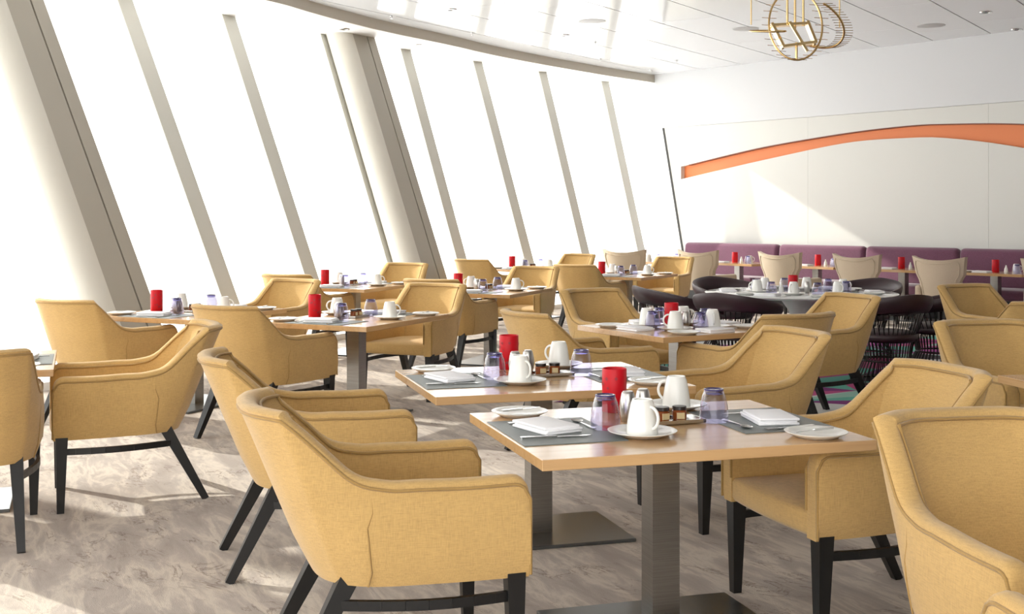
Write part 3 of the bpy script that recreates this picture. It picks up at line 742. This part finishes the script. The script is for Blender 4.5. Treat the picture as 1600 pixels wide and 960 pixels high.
def make_cream():
    root = empty('wing_chair')
    half = [(0, .34), (.25, .34), (.262, .50), (.270, .60), (.285, .665), (.325, .715), (.338, .80), (.350, .88), (.365, .955), (.340, .948), (.27, .922), (.15, .905), (0, .900)]
    full = half + [(-x, z) for x, z in half[-2:0:-1]]
    def yb(x, z): return -.24 - .24 * (z - .34) + .9 * x * x
    # panel built as a grid of rows for the smooth bend
    g = G(); rows = 16; colsn = 12
    def hw(z):
        pts = half[1:9]
        for (x0, z0), (x1, z1) in zip(pts, pts[1:]):
            if z0 <= z <= z1: return lerp(x0, x1, (z - z0) / (z1 - z0))
        return .365
    def ztop(u): return .905 + .050 * abs(u) ** 2.2
    fr = []; bk = []
    for i in range(rows + 1):
        for j in range(colsn + 1):
            u = j / colsn * 2 - 1; z = lerp(.34, ztop(u), i / rows); x = u * hw(min(z, .955)); y = yb(x, z); pad = .012 * (1 - u ** 4) * math.sin(math.pi * i / rows)
            fr.append((x, y + .075 + pad * .5, z)); bk.append((x, y - pad, z))
    C1 = colsn + 1; NV = len(fr); fs = []
    for i in range(rows):
        for j in range(colsn):
            q = [i * C1 + j, i * C1 + j + 1, (i + 1) * C1 + j + 1, (i + 1) * C1 + j]; fs.append(q); fs.append([NV + k_ for k_ in q[::-1]])
    ring = [j for j in range(C1)] + [i * C1 + colsn for i in range(1, rows + 1)] + [rows * C1 + j for j in range(colsn - 1, -1, -1)] + [i * C1 for i in range(rows - 1, 0, -1)]
    for a, b in zip(ring, ring[1:] + ring[:1]): fs.append([a, b, NV + b, NV + a])
    obj('backrest', mesh('backrest', fr + bk, fs, 50), 'beige', root)
    inset = []
    for i in range(2, rows):
        z = lerp(.34, .905, i / rows) - .02; inset.append((hw(z) - .04, z))
    tp = [(u * .315, ztop(u) - .045) for u in (.9, .6, .3, 0, -.3, -.6, -.9)]
    line = inset + tp + [(-x, z) for x, z in inset[::-1]]
    obj('piping', G().tube([(x, yb(x, z) - .008, z) for x, z in line], .006, 5).mesh('piping', 80), 'beige', root)
    for s in (1, -1):
        obj('arm', G().rbox((s * .30, .03, .455), (.085, .56, .25), .03, 3).mesh('arm', 60), 'beige', root)
        for y, y2 in ((.27, .28), (-.20, -.27)): obj('leg', G().bar((s * .28, y, .34), (s * .285, y2, 0), .05, .03, (0, 1, 0)).mesh('leg'), 'blackwood', root)
    obj('seat', G().rbox((0, .05, .405), (.52, .54, .13), .03, 3).mesh('seat', 60), 'beige', root)
    return root
cream = Kind(make_cream()); GC = 'cream wing chairs'
for p, h, l in (((1.86, 18.5), 58, 'cream wing chair farthest left, standing before the windows'), ((2.98, 18.1), 45, 'cream wing chair second from left, behind a golden armchair'),
                ((4.00, 17.05), 40, 'cream wing chair third from left, before the purple banquette'), ((4.82, 16.09), 40, 'cream wing chair fourth from left, behind the round table'),
                ((5.60, 15.17), 40, 'cream wing chair fifth from left, right of the round table'), ((6.58, 14.2), 40, 'cream wing chair cut by the right picture edge')):
    cream.put((p[0], p[1], 0), R(h - 90), l, 'chair', GC)

# ------------------------------------------------------------------ chandelier
def make_chandelier(c):
    root = empty('chandelier', c); tag(root, 'brass chandelier with open hoop, tilted square frame and fine pins', 'chandelier')
    H = ZC - c[2]
    for x, y, z in ((-.36, .10, .33), (-.075, 0, .33), (-.005, .02, .26), (.055, -.02, .30), (.38, .05, .30)):
        obj('rod', G().tube([(x, y, z), (x, y, H)], .010 if abs(x) < .1 else .006, 8).mesh('rod', 60), 'brass', root)
    obj('hoop', G().tube([(-.005 + .225 * math.cos(R(a)), .05 * math.sin(R(a)), .31 + .30 * math.sin(R(a))) for a in range(120, 421, 6)], .009, 8).mesh('hoop', 60), 'brass', root)
    big = [(.14 + .26 * math.cos(R(a)), .18 * math.sin(R(a)), .33 + .19 * math.cos(R(a) + 2.2)) for a in range(-80, 100, 6)]
    obj('curved_band', G().tube(big, .010, 8).mesh('curved_band', 60), 'brass', root)
    left = [(-.24 + .15 * math.cos(R(a)), .16 * math.sin(R(a)), .26 + .03 * math.sin(R(a))) for a in range(0, 360, 10)]
    obj('small_ring', G().tube(left, .007, 6, True).mesh('small_ring', 60), 'brass', root)
    sq = G(); cs = [Vector(p) for p in ((-.20, .02, .31), (.10, .02, .325), (.15, -.03, .16), (-.12, -.03, .125))]
    for a, b in zip(cs, cs[1:] + cs[:1]): e = (b - a).normalized() * .010; sq.bar(a - e, b + e, (.022, .10), None, (0, 1, 0))
    obj('square_frame', sq.mesh('square_frame'), 'brass', root)
    obj('lamp_bar', G().bar((-.07, -.06, .33), (.08, -.06, .08), (.03, .022)).mesh('lamp_bar'), 'brass', root)
    obj('stem', G().tube([(-.005, -.03, .02), (-.005, -.03, .16)], .011, 8).mesh('stem', 60), 'brass', root)
    pins = G()
    for i, p in enumerate(big): pins.tube([(p[0] - .07, p[1], p[2]), (p[0] + .075, p[1], p[2])], .0022, 4)
    for a in range(120, 421, 12):
        p = (-.005 + .225 * math.cos(R(a)), .05 * math.sin(R(a)), .31 + .30 * math.sin(R(a))); pins.tube([(p[0] - .065, p[1] - .02, p[2]), (p[0] + .065, p[1] + .02, p[2])], .0022, 4)
    obj('pins', pins.mesh('pins'), 'brass', root, 'stuff')
    return root
make_chandelier((2.40, 10.0, 2.769))

# ------------------------------------------------------------------ ceiling fittings
disc = single('ceiling_speaker', G().lathe([(0, -.006), (.17, -.006), (.185, -.002), (.185, .001), (0, .001)], 28), 'disc', 40)
for i, (x, y) in enumerate(((1.08, 15.983), (3.283, 16.637), (5.792, 16.358))):
    disc.put((x, y, ZC), 0, ('round grey ceiling speaker nearest the windows', 'round grey ceiling speaker left of the chandelier', 'round grey ceiling speaker at upper right')[i], 'speaker', 'ceiling speakers')
def make_down():
    r = empty('downlight')
    obj('rim', G().lathe([(.045, 0), (.050, -.010), (.075, -.010), (.080, 0)], 20).mesh('rim', 40), 'chrome', r)
    obj('lens', G().lathe([(0, -.004), (.046, -.004), (.046, 0), (0, 0)], 20).mesh('lens', 40), 'black', r); return r
down = Kind(make_down())
for x, y, z, l in ((-0.775, 15.092, ZC, 'dark downlight in the glossy ceiling, top centre'), (0.763, 17.225, ZC, 'downlight in the glossy ceiling near the centre'), (-2.235, 15.785, ZS, 'downlight in the soffit above the middle column'), (-1.381, 17.257, ZS, 'downlight in the soffit right of the middle column'),
                   (6.113, 15.281, ZC, 'left one of two downlights at upper right'), (7.111, 16.694, ZC, 'right one of two downlights at upper right')):
    down.put((x, y, z), 0, l, 'downlight', 'ceiling downlights')
sprink = single('sprinkler', G().lathe([(.030, 0), (.032, -.006), (.012, -.010), (.010, -.035), (.022, -.038), (0, -.040)], 12), 'chrome', 60)
for i, (x, y) in enumerate(((-1.583, 15.574), (-0.569, 16.985), (1.259, 17.922), (1.478, 19.816), (2.497, 21.287), (2.775, 19.978))):
    sprink.put((x, y, ZC), 0, '%s small sprinkler head from the left in the ceiling' % ('first', 'second', 'third', 'fourth', 'fifth', 'sixth')[i], 'sprinkler', 'ceiling sprinklers')
